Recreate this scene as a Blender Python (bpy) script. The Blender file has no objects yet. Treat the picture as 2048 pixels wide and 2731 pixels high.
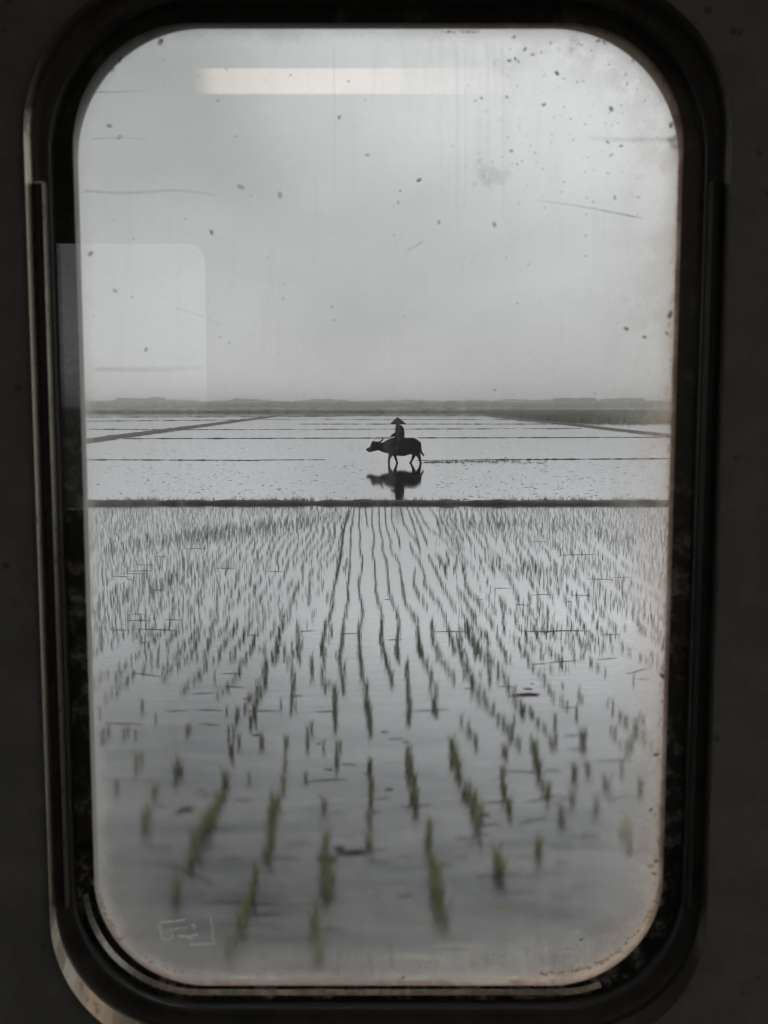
import bpy, bmesh, math, random
from mathutils import Vector, noise
R = math.radians
random.seed(7)
C = bpy.context.scene.collection
sc = bpy.context.scene

# ------------------------------------------------------------------ camera model
H = 3.2                       # eye above the water
F, CX, CY = 2800.0, 1024.0, 1365.5
TH = math.atan(285 / F)
def ray(px, py):
    u, v = (px - CX) / F, (CY - py) / F
    return Vector((u, math.cos(TH) + v * math.sin(TH), -math.sin(TH) + v * math.cos(TH)))
def ground(px, py, z=0.0):    # where that sight line meets the water level
    r = ray(px, py); t = (z - H) / r.z
    return Vector((r.x * t, r.y * t, z))
def wallp(px, py, Y):         # where it meets the upright plane y = Y
    r = ray(px, py); t = Y / r.y
    return (r.x * t, H + r.z * t)
def project(x, y, z):
    c, s = math.cos(TH), math.sin(TH); dz = z - H
    dep = y * c - dz * s; up = y * s + dz * c
    return CX + F * x / dep, CY - F * up / dep

# ------------------------------------------------------------------ helpers
def obj(name, me, mat=None, parent=None):
    if isinstance(me, bmesh.types.BMesh):
        m = bpy.data.meshes.new(name); me.to_mesh(m); me.free(); me = m
    o = bpy.data.objects.new(name, me); C.objects.link(o)
    if mat is not None:
        me.materials.clear()
        for q in (mat if isinstance(mat, (list, tuple)) else [mat]): me.materials.append(q)
    if parent: o.parent = parent
    return o
def tag(o, label=None, cat=None, group=None, kind=None):
    if label: o['label'] = label
    if cat: o['category'] = cat
    if group: o['group'] = group
    if kind: o['kind'] = kind
    return o
def empty(name, loc=(0, 0, 0)):
    o = bpy.data.objects.new(name, None); C.objects.link(o); o.location = loc; o.empty_display_size = .2
    return o
def smooth(o):
    for p in o.data.polygons: p.use_smooth = True
    return o
def mesh_from(name, vs, fs):
    m = bpy.data.meshes.new(name); m.from_pydata(vs, [], fs); m.update(); return m
def box(bm, x0, x1, y0, y1, z0, z1):
    v = [bm.verts.new(p) for p in ((x0,y0,z0),(x1,y0,z0),(x1,y1,z0),(x0,y1,z0),(x0,y0,z1),(x1,y0,z1),(x1,y1,z1),(x0,y1,z1))]
    for f in ((0,3,2,1),(4,5,6,7),(0,1,5,4),(1,2,6,5),(2,3,7,6),(3,0,4,7)): bm.faces.new([v[i] for i in f])
def tube(bm, pts, rad, n=10, flat=1.0, caps=True):
    rings = []; N = len(pts)
    for i, p in enumerate(pts):
        p = Vector(p)
        a = Vector(pts[max(i-1, 0)]); b = Vector(pts[min(i+1, N-1)]); d = (b - a).normalized()
        ref = Vector((0, 1, 0)) if abs(d.y) < .9 else Vector((0, 0, 1))
        s = d.cross(ref).normalized(); t = s.cross(d).normalized()
        r = rad[i] if isinstance(rad, (list, tuple)) else rad
        rings.append([bm.verts.new(p + s * math.cos(k*2*math.pi/n) * r + t * math.sin(k*2*math.pi/n) * r * flat) for k in range(n)])
    for a, b in zip(rings, rings[1:]):
        for k in range(n): bm.faces.new((a[k], a[(k+1) % n], b[(k+1) % n], b[k]))
    if caps: bm.faces.new(rings[0][::-1]); bm.faces.new(rings[-1])
def spline(pts, sub=4):
    out = []; P = [Vector(p) for p in pts]
    for i in range(len(P)-1):
        p0, p1, p2, p3 = P[max(i-1,0)], P[i], P[i+1], P[min(i+2, len(P)-1)]
        for k in range(sub):
            t = k/sub
            out.append(.5*((2*p1)+(p2-p0)*t+(2*p0-5*p1+4*p2-p3)*t*t+(3*p1-p0-3*p2+p3)*t*t*t))
    out.append(P[-1]); return out
def remesh(bm, name, voxel, sm=2, grow=0.0):
    o = obj(name + '_raw', bm)
    md = o.modifiers.new('r', 'REMESH'); md.mode = 'VOXEL'; md.voxel_size = voxel
    s = o.modifiers.new('s', 'SMOOTH'); s.factor = .5; s.iterations = sm
    dg = bpy.context.evaluated_depsgraph_get()
    me = bpy.data.meshes.new_from_object(o.evaluated_get(dg)); me.name = name
    old = o.data; bpy.data.objects.remove(o); bpy.data.meshes.remove(old)
    if grow:
        nn = [v.normal.copy() for v in me.vertices]
        for v, q in zip(me.vertices, nn): v.co += q*grow
    for p in me.polygons: p.use_smooth = True
    return me

# ------------------------------------------------------------------ materials
class NT:
    def __init__(s, name, world=False):
        if world:
            s.m = bpy.data.worlds.new(name)
        else:
            s.m = bpy.data.materials.new(name)
        s.m.use_nodes = True; s.t = s.m.node_tree; s.t.nodes.clear()
        s.out = s.n('ShaderNodeOutputWorld' if world else 'ShaderNodeOutputMaterial')
    def n(s, ty, **kw):
        q = s.t.nodes.new(ty)
        for k, v in kw.items(): setattr(q, k, v)
        return q
    def set(s, sock, v):
        if hasattr(v, 'is_linked'): s.t.links.new(v, sock)
        else:
            if isinstance(v, (tuple, list)) and len(v) == 3 and sock.type == 'RGBA': v = (*v, 1)
            sock.default_value = v
    def mth(s, op, a, b=0.0, c=0.0, clamp=False):
        q = s.n('ShaderNodeMath', operation=op, use_clamp=clamp)
        s.set(q.inputs[0], a); s.set(q.inputs[1], b); s.set(q.inputs[2], c); return q.outputs[0]
    def ramp(s, v, lo, hi, a=0.0, b=1.0):
        q = s.n('ShaderNodeMapRange'); q.clamp = True; q.interpolation_type = 'SMOOTHSTEP'
        s.set(q.inputs[0], v); s.set(q.inputs[1], lo); s.set(q.inputs[2], hi); s.set(q.inputs[3], a); s.set(q.inputs[4], b); return q.outputs[0]
    def mix(s, f, a, b):
        q = s.n('ShaderNodeMix', data_type='RGBA'); s.set(q.inputs[0], f); s.set(q.inputs[6], a); s.set(q.inputs[7], b); return q.outputs[2]
    def coord(s, kind='Object', scale=(1,1,1), loc=(0,0,0)):
        t = s.n('ShaderNodeTexCoord'); m = s.n('ShaderNodeMapping')
        s.t.links.new(t.outputs[kind], m.inputs[0]); m.inputs['Scale'].default_value = scale; m.inputs['Location'].default_value = loc
        return m.outputs[0]
    def geo(s, scale=(1,1,1)):
        t = s.n('ShaderNodeNewGeometry'); m = s.n('ShaderNodeMapping')
        s.t.links.new(t.outputs['Position'], m.inputs[0]); m.inputs['Scale'].default_value = scale
        return m.outputs[0]
    def noise(s, vec, scale=5, detail=4, rough=.55, dist=0):
        q = s.n('ShaderNodeTexNoise'); s.set(q.inputs['Vector'], vec); q.inputs['Scale'].default_value = scale
        q.inputs['Detail'].default_value = detail; q.inputs['Roughness'].default_value = rough; q.inputs['Distortion'].default_value = dist
        return q.outputs[0]
    def bump(s, h, strength=.3, dist=.01):
        q = s.n('ShaderNodeBump'); q.inputs['Strength'].default_value = strength; q.inputs['Distance'].default_value = dist
        s.set(q.inputs['Height'], h); return q.outputs[0]
    def pbr(s, col, rough=.6, metal=0.0, normal=None, spec=.5, **kw):
        q = s.n('ShaderNodeBsdfPrincipled'); s.set(q.inputs['Base Color'], col); s.set(q.inputs['Roughness'], rough)
        s.set(q.inputs['Metallic'], metal); s.set(q.inputs['Specular IOR Level'], spec)
        if normal is not None: s.set(q.inputs['Normal'], normal)
        return q.outputs[0]
    def mixs(s, f, a, b):
        q = s.n('ShaderNodeMixShader'); s.set(q.inputs[0], f); s.t.links.new(a, q.inputs[1]); s.t.links.new(b, q.inputs[2]); return q.outputs[0]
    def done(s, sh):
        s.t.links.new(sh, s.out.inputs[0]); return s.m
    def sep(s, v):
        q = s.n('ShaderNodeSeparateXYZ'); s.set(q.inputs[0], v); return q.outputs

def simple(name, c1, c2, rough=.7, scale=8, metal=0, bs=.2, bd=.01, spec=.4, kind='Object'):
    k = NT(name); v = k.coord(kind); n = k.noise(v, scale, 5)
    col = k.mix(k.ramp(n, .35, .65), c1, c2)
    return k.done(k.pbr(col, k.ramp(n, .2, .8, rough*.85, min(1, rough*1.15)), metal, k.bump(k.noise(v, scale*4, 3), bs, bd), spec))

M = {}
M['hide'] = simple('buffalo_hide', (.003,.003,.003), (.006,.006,.0055), .9, 6, bd=.004, spec=.08)
M['horn'] = simple('horn', (.010,.010,.009), (.018,.017,.015), .6, 20, bd=.002, spec=.2)
M['halter'] = simple('red_halter', (.14,.003,.004), (.09,.003,.004), .8, 40, bd=.001)
M['skin'] = simple('tanned_skin', (.10,.05,.035), (.08,.04,.028), .6, 20, bd=.001)
M['cloth'] = simple('dark_cloth', (.003,.003,.0035), (.006,.006,.0065), .95, 12, bd=.004, spec=.06)
M['hat'] = simple('dark_straw', (.010,.009,.009), (.006,.005,.005), .95, 30, bd=.003, spec=.08)
M['redband'] = simple('red_hat_cloth', (.11,.004,.004), (.07,.003,.003), .85, 30, bd=.002)
M['rope'] = simple('rope', (.25,.23,.19), (.16,.15,.12), .9, 60, bd=.001)
M['earth'] = simple('wet_earth', (.035,.036,.033), (.065,.065,.056), .8, 3, bs=.5, bd=.03, kind='Object')
M['mud'] = simple('dark_mud', (.012,.012,.012), (.03,.028,.026), .9, 14, bs=.5, bd=.01, spec=.1)
M['field'] = simple('far_field', (.025,.03,.022), (.05,.05,.04), .95, .05, bs=.3, bd=.1)
M['gravel'] = simple('track_gravel', (.12,.11,.10), (.22,.21,.19), .95, 30, bs=.8, bd=.03)
M['wood_far'] = simple('far_trees', (.05,.06,.045), (.09,.10,.07), .95, .15, bs=.8, bd=.5)
M['reed'] = simple('reed', (.24,.25,.20), (.34,.345,.28), .95, .2, bs=.3, bd=.2)
M['bankgrass'] = simple('bank_grass', (.05,.065,.035), (.09,.10,.06), .9, 2, bd=.001)
M['straw_dark'] = simple('sodden_straw', (.022,.021,.018), (.05,.046,.038), .7, 20, bd=.001)
M['straw_glint'] = simple('glint_straw', (.70,.66,.46), (.45,.43,.26), .4, 30, bd=.001)  # pale straw, coloured bright to stand in for glints on the water

def leaf_mat(name, c1, c2):
    k = NT(name); v = k.geo(); n = k.noise(v, 3.0, 3)
    col = k.mix(k.ramp(n, .35, .65), c1, c2)
    # leaf colour gets duller and greyer with distance from the track
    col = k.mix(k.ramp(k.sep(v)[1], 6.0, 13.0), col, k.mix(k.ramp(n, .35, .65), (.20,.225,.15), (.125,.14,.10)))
    d = k.pbr(col, .55, 0, None, .3)
    t = k.n('ShaderNodeBsdfTranslucent'); k.set(t.inputs[0], col)
    return k.done(k.mixs(.35, d, t.outputs[0]))
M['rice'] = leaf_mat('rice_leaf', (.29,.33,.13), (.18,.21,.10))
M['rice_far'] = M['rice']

def water_mat():
    k = NT('paddy_water')
    v = k.geo()
    # bottom mud seen through the shallow water
    n = k.noise(k.geo((.5, 1.5, 1)), 1.1, 6, .65, .8)
    col = k.mix(k.ramp(n, .3, .7), (.012,.012,.013), (.14,.138,.132))
    ripple = k.noise(k.geo((1.0, 2.6, 1)), 2.2, 4, .6, .6)
    fine = k.noise(k.geo((1.0, 3.2, 1)), 9.0, 3, .6, .3)
    h = k.mth('ADD', ripple, k.mth('MULTIPLY', fine, .22))
    calm = k.ramp(k.noise(k.geo((.12, .35, 1)), .6, 2), .35, .65, .35, 1.0)
    calm = k.mth('MULTIPLY', calm, k.ramp(k.sep(v)[1], 30, 36, 1, .30))
    nrm = k.n('ShaderNodeBump'); nrm.inputs['Distance'].default_value = .0038
    k.set(nrm.inputs['Height'], h); k.set(nrm.inputs['Strength'], calm)
    dif = k.n('ShaderNodeBsdfDiffuse'); k.set(dif.inputs[0], col)
    gl = k.n('ShaderNodeBsdfGlossy'); k.set(gl.inputs['Color'], (.97,.975,1.0)); k.set(gl.inputs['Roughness'], .012); k.set(gl.inputs['Normal'], nrm.outputs[0])
    fr = k.n('ShaderNodeFresnel'); fr.inputs[0].default_value = 1.33; k.set(fr.inputs['Normal'], nrm.outputs[0])
    ff = k.mth('MINIMUM', k.mth('MULTIPLY', k.mth('POWER', fr.outputs[0], 1.6), 6.6), .93)
    return k.done(k.mixs(ff, dif.outputs[0], gl.outputs[0]))
M['water'] = water_mat()

def world():
    k = NT('World', True)
    sun_el, sun_az = R(48), R(16)       # azimuth to the right of the view
    sky = k.n('ShaderNodeTexSky', sky_type='NISHITA'); sky.sun_disc = False
    sky.sun_elevation = sun_el; sky.sun_rotation = sun_az
    hs = k.n('ShaderNodeHueSaturation'); hs.inputs['Saturation'].default_value = .12; k.set(hs.inputs['Color'], sky.outputs[0])
    d = k.coord('Generated')
    xyz = k.sep(d)
    # overcast veil: stretched banks of stratus, brighter towards the hidden sun
    cl = k.noise(k.coord('Generated', (1.0, 1.0, 1.7), (.3, 0, .55)), 2.3, 4, .45, .4)
    cl2 = k.noise(k.coord('Generated', (2.0, 2.0, 4.0), (3.1, 0, 1.0)), 2.2, 4, .5, .3)
    dot = k.n('ShaderNodeVectorMath', operation='DOT_PRODUCT'); k.set(dot.inputs[0], d)
    dot.inputs[1].default_value = (math.sin(R(20))*math.cos(R(30)), math.cos(R(20))*math.cos(R(30)), math.sin(R(30)))
    glow = k.ramp(dot.outputs['Value'], .84, 1.0, 0, 1)
    base = k.mth('ADD', k.ramp(cl, .30, .70, 3.15, 4.55), k.ramp(cl2, .3, .7, -.30, .30))
    base = k.mth('ADD', base, k.mth('MULTIPLY', glow, 4.3))
    hor = k.ramp(xyz[2], .0, .16, .75, 0)
    base = k.mth('ADD', base, hor)
    veil = k.n('ShaderNodeCombineColor')
    k.set(veil.inputs[0], base); k.set(veil.inputs[1], k.mth('MULTIPLY', base, 1.008)); k.set(veil.inputs[2], k.mth('MULTIPLY', base, 1.02))
    col = k.mix(.88, hs.outputs[0], veil.outputs[0])
    bg = k.n('ShaderNodeBackground'); k.set(bg.inputs[0], col); bg.inputs[1].default_value = .115
    sc.world = k.done(bg.outputs[0])
    s = bpy.data.lights.new('sun', 'SUN'); s.energy = .8; s.angle = R(18); s.color = (1, .96, .9)
    o = bpy.data.objects.new('sun', s); C.objects.link(o)
    dv = Vector((math.sin(sun_az)*math.cos(sun_el), math.cos(sun_az)*math.cos(sun_el), math.sin(sun_el)))
    o.rotation_euler = dv.to_track_quat('Z', 'Y').to_euler(); o.location = (0, 0, 25)
world()

# ------------------------------------------------------------------ terrain and water
def sheet(name, x0, x1, y0, y1, z, mat, nx=1, ny=1):
    vs = [(x0+(x1-x0)*i/nx, y0+(y1-y0)*j/ny, z) for j in range(ny+1) for i in range(nx+1)]
    fs = [(j*(nx+1)+i, j*(nx+1)+i+1, (j+1)*(nx+1)+i+1, (j+1)*(nx+1)+i) for j in range(ny) for i in range(nx)]
    return tag(obj(name, mesh_from(name, vs, fs), mat), kind='structure')
sheet('ground', -3400, 3400, -3400, 3400, -.12, M['field'], 8, 8)
sheet('water', -420, 420, 3.4, 482, 0, M['water'])
# embankment under the train
bm = bmesh.new()
prof = [(-4.2, -.2), (-2.4, 1.0), (1.4, 1.0), (3.5, -.2)]
for a, b in zip(prof, prof[1:]):
    bm.faces.new([bm.verts.new(p) for p in ((-300, a[0], a[1]), (300, a[0], a[1]), (300, b[0], b[1]), (-300, b[0], b[1]))])
tag(obj('railway_embankment', bm, M['gravel']), kind='structure')

def bank(name, p0, p1, w, h, seed, n=160, rough=.25, mat=None):
    """low earth bank from p0 to p1, width w, height h, uneven crest"""
    p0, p1 = Vector((*p0, 0)), Vector((*p1, 0)); d = (p1-p0); L = d.length; d.normalize(); s = Vector((-d.y, d.x, 0))
    prof = [(-.5, -.10), (-.42, .25), (-.25, .85), (0, 1.0), (.22, .9), (.4, .3), (.5, -.10)]
    vs, fs = [], []
    for i in range(n+1):
        t = i/n*L; c = p0 + d*t
        k1 = 1 + rough*1.2*noise.noise((t/w*.35, seed, 0)) + rough*noise.noise((t/w*1.3, seed, 3))
        k2 = 1 + rough*noise.noise((t/w*.3, seed, 9)); off = w*.25*noise.noise((t/w*.15, seed, 14))
        for j, (a, b) in enumerate(prof):
            q = c + s*(a*w*k2 + off + w*.05*noise.noise((t/w*2.2, j*3.1, seed)))
            vs.append((q.x, q.y, max(-.05, b*h*k1) if b > 0 else -.06))
    m = len(prof)
    for i in range(n):
        for j in range(m-1): fs.append((i*m+j, (i+1)*m+j, (i+1)*m+j+1, i*m+j+1))
    return smooth(tag(obj(name, mesh_from(name, vs, fs), mat or M['earth']), kind='structure'))
def gy(py): return ground(CX, py).y
Y1 = gy(1346)
bank('earth_bank', (-22, Y1+.36), (22, Y1+.30), .72, .120, 1.0, 620, .40)
def hbank(pxa, pya, pxb, pyb, w, h, seed):
    a, b = ground(pxa, pya), ground(pxb, pyb)
    bank('earth_bank', (a.x, a.y), (b.x, b.y), w*.7, h*.62, seed, 220, .85)
hbank(200, 1226, 690, 1228, .5, .05, 2.0)
hbank(690, 1227, 870, 1226, .25, .03, 2.5)
hbank(1320, 1226, 1850, 1223, .5, .06, 3.0)
hbank(1110, 1228, 1330, 1226, .25, .035, 3.3)
hbank(330, 1170, 1850, 1166, .8, .08, 4.0)
hbank(150, 1144, 480, 1146, .9, .09, 5.0)
hbank(480, 1146, 1550, 1143, 1.0, .07, 5.5)
hbank(800, 1131, 1750, 1131, 1.2, .10, 6.0)
hbank(150, 1124, 640, 1120, 1.4, .12, 7.0)
hbank(640, 1118, 1420, 1119, 1.2, .08, 7.5)
hbank(150, 1113, 900, 1111, 2.2, .16, 8.0)
hbank(760, 1108, 1300, 1108, 2.0, .15, 8.5)
a, b = ground(150, 1187), ground(800, 1101); bank('earth_bank', (a.x, a.y), (b.x, b.y), 1.25, .24, 9.0, 500, .18)
a, b = ground(1880, 1173), ground(1262, 1103); bank('earth_bank', (a.x, a.y), (b.x, b.y), 1.15, .20, 10.0, 500, .18)

# ------------------------------------------------------------------ far belt of low crops, reeds and woods
def lumps(name, y0, y1, x0, x1, n, hmin, hmax, rad, mat, label, seed, cat):
    rnd = random.Random(seed); bm = bmesh.new()
    for i in range(n):
        x = rnd.uniform(x0, x1); y = rnd.uniform(y0, y1)
        g = .5 + .5*noise.noise((x*.012, seed, 0)) + .35*noise.noise((x*.05, seed, 5))
        h = hmin + (hmax-hmin)*max(0, min(1, g))*rnd.uniform(.7, 1.0); r = rad*rnd.uniform(.6, 1.3)
        v = []
        ph = rnd.uniform(0, 6.28); K = 9
        for ring, (rr, zz) in enumerate(((1.0, -.02), (1.15, .35), (.95, .68), (.5, .93))):
            v.append([bm.verts.new((x+math.cos(ph+k*6.283/K)*r*rr*rnd.uniform(.8, 1.2), y+math.sin(ph+k*6.283/K)*r*rr*.7, h*zz*rnd.uniform(.9, 1.1)-.05)) for k in range(K)])
        top = bm.verts.new((x, y, h))
        for a, b in zip(v, v[1:]):
            for k in range(K): bm.faces.new((a[k], a[(k+1) % K], b[(k+1) % K], b[k]))
        for k in range(K): bm.faces.new((v[-1][k], v[-1][(k+1) % K], top))
    return tag(obj(name, bm, mat), label, cat, kind='stuff')
lumps('hedge_belt', 478, 500, -210, 260, 1500, 1.6, 2.5, 3.0, M['reed'], 'low dark belt of crops along the far edge of the flooded fields', 1, 'hedge')
lumps('far_wood', 1400, 1600, -640, 700, 1600, 3.6, 10.4, 9.0, M['wood_far'], 'grey line of woodland on the horizon behind the fields', 2, 'woodland')
lumps('distant_wood', 2200, 2450, -960, 1050, 1600, 8, 19.5, 16, M['wood_far'], 'faint second line of woodland showing above the nearer one', 3, 'woodland')
# stand of trees breaking the line: left and right
for nm, px, wid, hh, lab in (('grove', 380, 26, 13.5, 'faint rounded grove rising above the woodland at the left of the horizon'),
                        ('grove', 1530, 22, 13.0, 'faint rounded grove rising above the woodland right of the rider'),
                        ('grove', 1655, 20, 12.5, 'small faint grove at the far right end of the horizon')):
    xc = (px-CX)/F*1900; wid *= 1.5; hh *= 1.42
    lumps(nm, 1880, 1930, xc-wid, xc+wid, 45, hh*.72, hh, 11, M['wood_far'], lab, int(px), 'trees')
# reed field behind the right-hand bank, with strips of open water
def reeds():
    rnd = random.Random(5); vs, fs = [], []
    for i in range(15000):
        y = 215 + 262*rnd.random()**.8
        pxl = 1300 + (rnd.random()**.8)*620
        x = (pxl-CX)/F*y
        if x < 36.0 - (y-215)*.004 + rnd.uniform(-.8, .8): continue
        px, py = project(x, y, 0)
        if py > 1122 - max(0, (1560-px))*.020: continue
        if 288 < y < 300 and 1360 < px < 1450: continue
        if 236 < y < 247 and 1640 < px < 1740: continue
        if 330 < y < 352 and px > 1740: continue
        w = rnd.uniform(.35, .9); h = rnd.uniform(.55, 1.15); k = len(vs); dx = rnd.uniform(-.3, .3)
        vs += [(x-w, y, -.03), (x+w, y+.3, -.03), (x+dx+w*.6, y+.15, h*.8), (x+dx, y, h), (x-w*.7, y, h*.75)]
        fs.append((k, k+1, k+2, k+3, k+4))
        k = len(vs)
        vs += [(x, y-w, -.03), (x, y+w, -.03), (x+dx, y+w*.6, h*.8), (x+dx, y, h*.95)]
        fs.append((k, k+1, k+2, k+3))
    tag(obj('reed_field', mesh_from('reed_field', vs, fs), M['reed']), 'dark stand of reeds behind the slanting bank on the right', 'reeds', kind='stuff')
reeds()

# ------------------------------------------------------------------ rice
def blade(vs, fs, x, y, ang, h, lean, w, seg=3, curl=1.0):
    ca, sa = math.cos(ang), math.sin(ang); px_, py_ = -sa*w*.5, ca*w*.5; k = len(vs)
    for i in range(seg+1):
        t = i/seg; r = lean*h*(t**1.8)*curl; z = h*(t - .28*lean*t*t)
        ww = 1-t*t*.92 if i < seg else .06
        cx, cy = x+ca*r, y+sa*r
        vs += [(cx-px_*ww, cy-py_*ww, z-.02*(1-t)), (cx+px_*ww, cy+py_*ww, z-.02*(1-t))]
    for i in range(seg): a = k+2*i; fs.append((a, a+1, a+3, a+2))
def clump(vs, fs, x, y, h, n, w, rad, rnd, seg=3, bx=0, by=0, lm=.55):
    for i in range(n):
        a = rnd.uniform(0, 6.283); rr = rad*math.sqrt(rnd.random())
        blade(vs, fs, x+math.cos(a)*rr+bx*rnd.random(), y+math.sin(a)*rr+by*rnd.random(), a+rnd.uniform(-.6, .6), h*rnd.uniform(.6, 1.08), rnd.uniform(.06, lm), w*rnd.uniform(.7, 1.2), seg)

z1 = lambda l: [(200+a*.6028, 1300+b*.6028) for a, b in l]
z3 = lambda l: [(900+a*.30139, 1350+b*.30139) for a, b in l]
rows = [
 z1([(1225,85),(1195,170),(1185,250),(1170,330),(1160,380),(1145,450),(1135,540),(1110,620),(1095,700),(1092,750)]),
 z3([(100,0),(95,60),(70,150),(50,230),(40,350),(25,460),(5,560),(0,640)]),
 z3([(148,0),(135,140),(115,210),(122,300),(110,400),(110,500),(100,640),(80,740),(95,820),(70,960),(50,1100),(40,1250),(10,1330)]) + z1([(1165,740),(1180,800),(1188,860),(1183,920)]),
 z3([(195,0),(190,150),(200,270),(195,360),(215,470),(218,560),(190,660),(190,760),(215,880),(225,960),(200,1080),(190,1250)]) + z1([(1258,770),(1280,850),(1288,950),(1300,1010),(1310,1080)]),
 z3([(245,0),(255,90),(265,180)]),
 z3([(305,0),(305,170),(325,280),(310,400),(330,500),(330,640),(345,760),(365,870),(400,980),(380,1120),(390,1240),(420,1320)]) + z1([(1375,760),(1395,820),(1410,870)]),
 z3([(368,0),(370,160),(400,300),(400,400),(435,500),(445,620),(455,760),(500,880),(540,980),(538,1120),(525,1250),(530,1330)]) + z1([(1430,720),(1436,770)]),
 z3([(420,0),(430,170),(470,300),(470,380),(530,470),(560,600),(575,720),(605,860),(640,930),(680,990)]),
 z3([(480,0),(485,150),(530,240),(555,370)]),
 z3([(560,20),(590,150),(640,240),(690,300),(725,360),(730,430)]),
 z3([(610,0),(660,130),(690,220),(715,320)]),
 z3([(640,330),(670,410),(730,500),(770,600),(775,690),(840,790),(900,860),(940,960),(980,1080),(1010,1180),(1045,1290)]),
 z3([(655,0),(710,130),(750,230),(800,340)]),
 z3([(700,0),(760,120),(820,210),(900,260),(980,330)]),
 z3([(800,0),(880,110),(885,160),(960,230),(1040,310),(1085,400)]),
 z3([(680,570),(680,660),(700,760),(760,850),(800,920)]),
 z3([(700,1000),(710,1100),(720,1220),(735,1320)]) + z1([(1520,700),(1545,770),(1575,830),(1590,920),(1597,1010)]),
 z3([(830,1000),(840,1120),(860,1220),(900,1320)]) + z1([(1640,790),(1680,850)]),
 z3([(800,440),(850,520),(880,600),(920,700),(970,780),(1020,870),(1080,950)]),
 z3([(860,420),(930,500),(970,620)]),
 z3([(1080,460),(1115,560),(1130,680),(1165,750),(1230,840),(1290,900)]),
 z3([(1150,1030),(1150,1130),(1200,1220),(1260,1320)]),
 z3([(1250,1100),(1300,1160),(1360,1220)]),
 z3([(1100,790),(1160,880),(1200,990),(1240,1060)]),
 z3([(1310,430),(1400,500),(1490,555)]), z3([(1330,520),(1380,570)]),
 z3([(1455,840),(1465,960),(1475,1110)]), z3([(1330,980),(1370,1060)]),
 z1([(1465,775),(1475,900),(1480,1050)]),
 z1([(1040,380),(1035,450),(1030,520)]), z1([(990,420),(960,500),(945,570)]),
 z1([(985,600),(990,700),(990,770)]), z1([(930,560),(900,650),(885,770)]),
 z1([(850,770),(830,890),(800,960),(780,1050)]), z1([(960,800),(965,900),(955,990)]),
 z1([(1045,760),(1048,850)]), z1([(1145,890),(1150,980),(1160,1060)]),
 [(1219,1700),(1240,1780),(1290,1860),(1310,1900)], [(1243,1660),(1260,1700),(1303,1780),(1308,1830)],
]
# columns nearest the train: one plant per point (pixel of the foot, relative size)
near = [(1207,2010,1.2),(1216,2040,1.0),(1224,2073,1.1),(1275,2203,1.25),(1250,2127,1.0),(1262,2160,1.0),(1332,2336,1.25),(1427,2020,1.1),(1436,2064,1.0),(1343,2120,.9),
 (1360,2160,.8),(1557,1987,1.1),(1533,2073,.9),(1108,2150,1.1),(1104,2110,1.0),(1094,2064,1.0),(1086,2020,.9),(1142,2257,.9),(1146,2225,.8),(1157,2340,1.0),(1164,2375,1.0),(1172,2415,1.1),
 (1185,2470,1.1),(983,2054,.9),(985,2100,.8),(988,2141,.9),(990,2200,.7),(988,2257,.7),(899,2040,.8),(897,2000,.8),(867,2160,.8),(867,2262,.9),(863,2330,1.0),(866,2390,1.2),(839,2493,1.0),(1436,2276,.9),
 (469,2069,1.1),(388,2202,1.1),(363,2040,.9),(312,2108,.7),(410,2119,.7),(598,2098,1.0),(583,2145,.9),(570,2175,.8),(554,2202,1.0),(542,2232,1.0),(525,2264,1.1),(511,2307,.9),(468,2409,1.2),
 (757,2050,.8),(755,2100,.8),(728,2166,1.1),(725,2200,1.0),(721,2253,1.0),(716,2290,.8),(681,2347,.8),(674,2401,.8),(645,2470,1.1),(610,2540,.9),(848,2560,1.0),(1340,2080,.9),(1480,1930,.8),(1395,1900,.8),
 (1620,2100,.9),(1590,2160,.8),(1680,2240,1.0),(1500,2190,.8),(1570,2060,.7),(1350,2010,.8),(1640,1960,.7),(620,2010,.8),(624,1960,.7),(500,1950,.7),(380,1890,.8),(330,1960,.7),(760,1990,.8),(1670,2000,.7),(1460,2120,.8)]
plants = []   # x, y, height, far?
rnd = random.Random(11)
for r in rows:
    g = [ground(*p) for p in r]; g = spline(g, 5)
    acc = 0
    for a, b in zip(g, g[1:]):
        L = (b-a).length; 
        if L < 1e-4: continue
        while acc < L:
            p = a.lerp(b, acc/L); step = .095 + .0035*p.y
            if rnd.random() > .05:
                plants.append((p.x+rnd.gauss(0, .012), p.y, rnd.uniform(.12, .18)))
            acc += step*rnd.uniform(.8, 1.2)
        acc -= L
for px, py, s in near:
    g = ground(px, py); plants.append((g.x, g.y, .165*s+.02))
    for q in range(2 if s > .95 else 1):
        plants.append((g.x+rnd.uniform(-.035, .035), g.y+rnd.uniform(.05, .12)+.10*q, .14*s))
# the rest of the field, sparse and uneven to the sides
for i in range(-64, 65):
    d = Y1 - .35
    while d > 7.0:
        wob = .20*noise.noise((d*.30, i*.16, 2.0)) + .07*noise.noise((d*1.1, i*.9, 4.0))
        x = i*.175*(1 + .5*max(0, (14-d)/14)) - .35 + wob
        px, py = project(x, d, 0)
        cov = .97 if d > 24 else .80 if d > 17 else .62 if d > 12 else .42
        seg = .5 + .9*noise.noise((i*5.17, d*.42, 1.3)) + .25*noise.noise((x*.33, d*.16, 7.7))
        keep = .93 if seg < cov else .05
        if (925 < px < 1165 and d > 20) or (885 < px < 1215 and d <= 20): keep = 0
        elif 700 < px < 1330 and d < 20: keep *= .6
        if py > 2000: keep *= .12
        if d < 13 and i % 2: keep *= .15
        if 175 < px < 1850 and rnd.random() < keep:
            plants.append((x+rnd.gauss(0, .02), d+rnd.uniform(-.05, .05), rnd.uniform(.11, .19)*(.85 if d < 15 else 1)))
        d -= .085 + .0035*d
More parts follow.
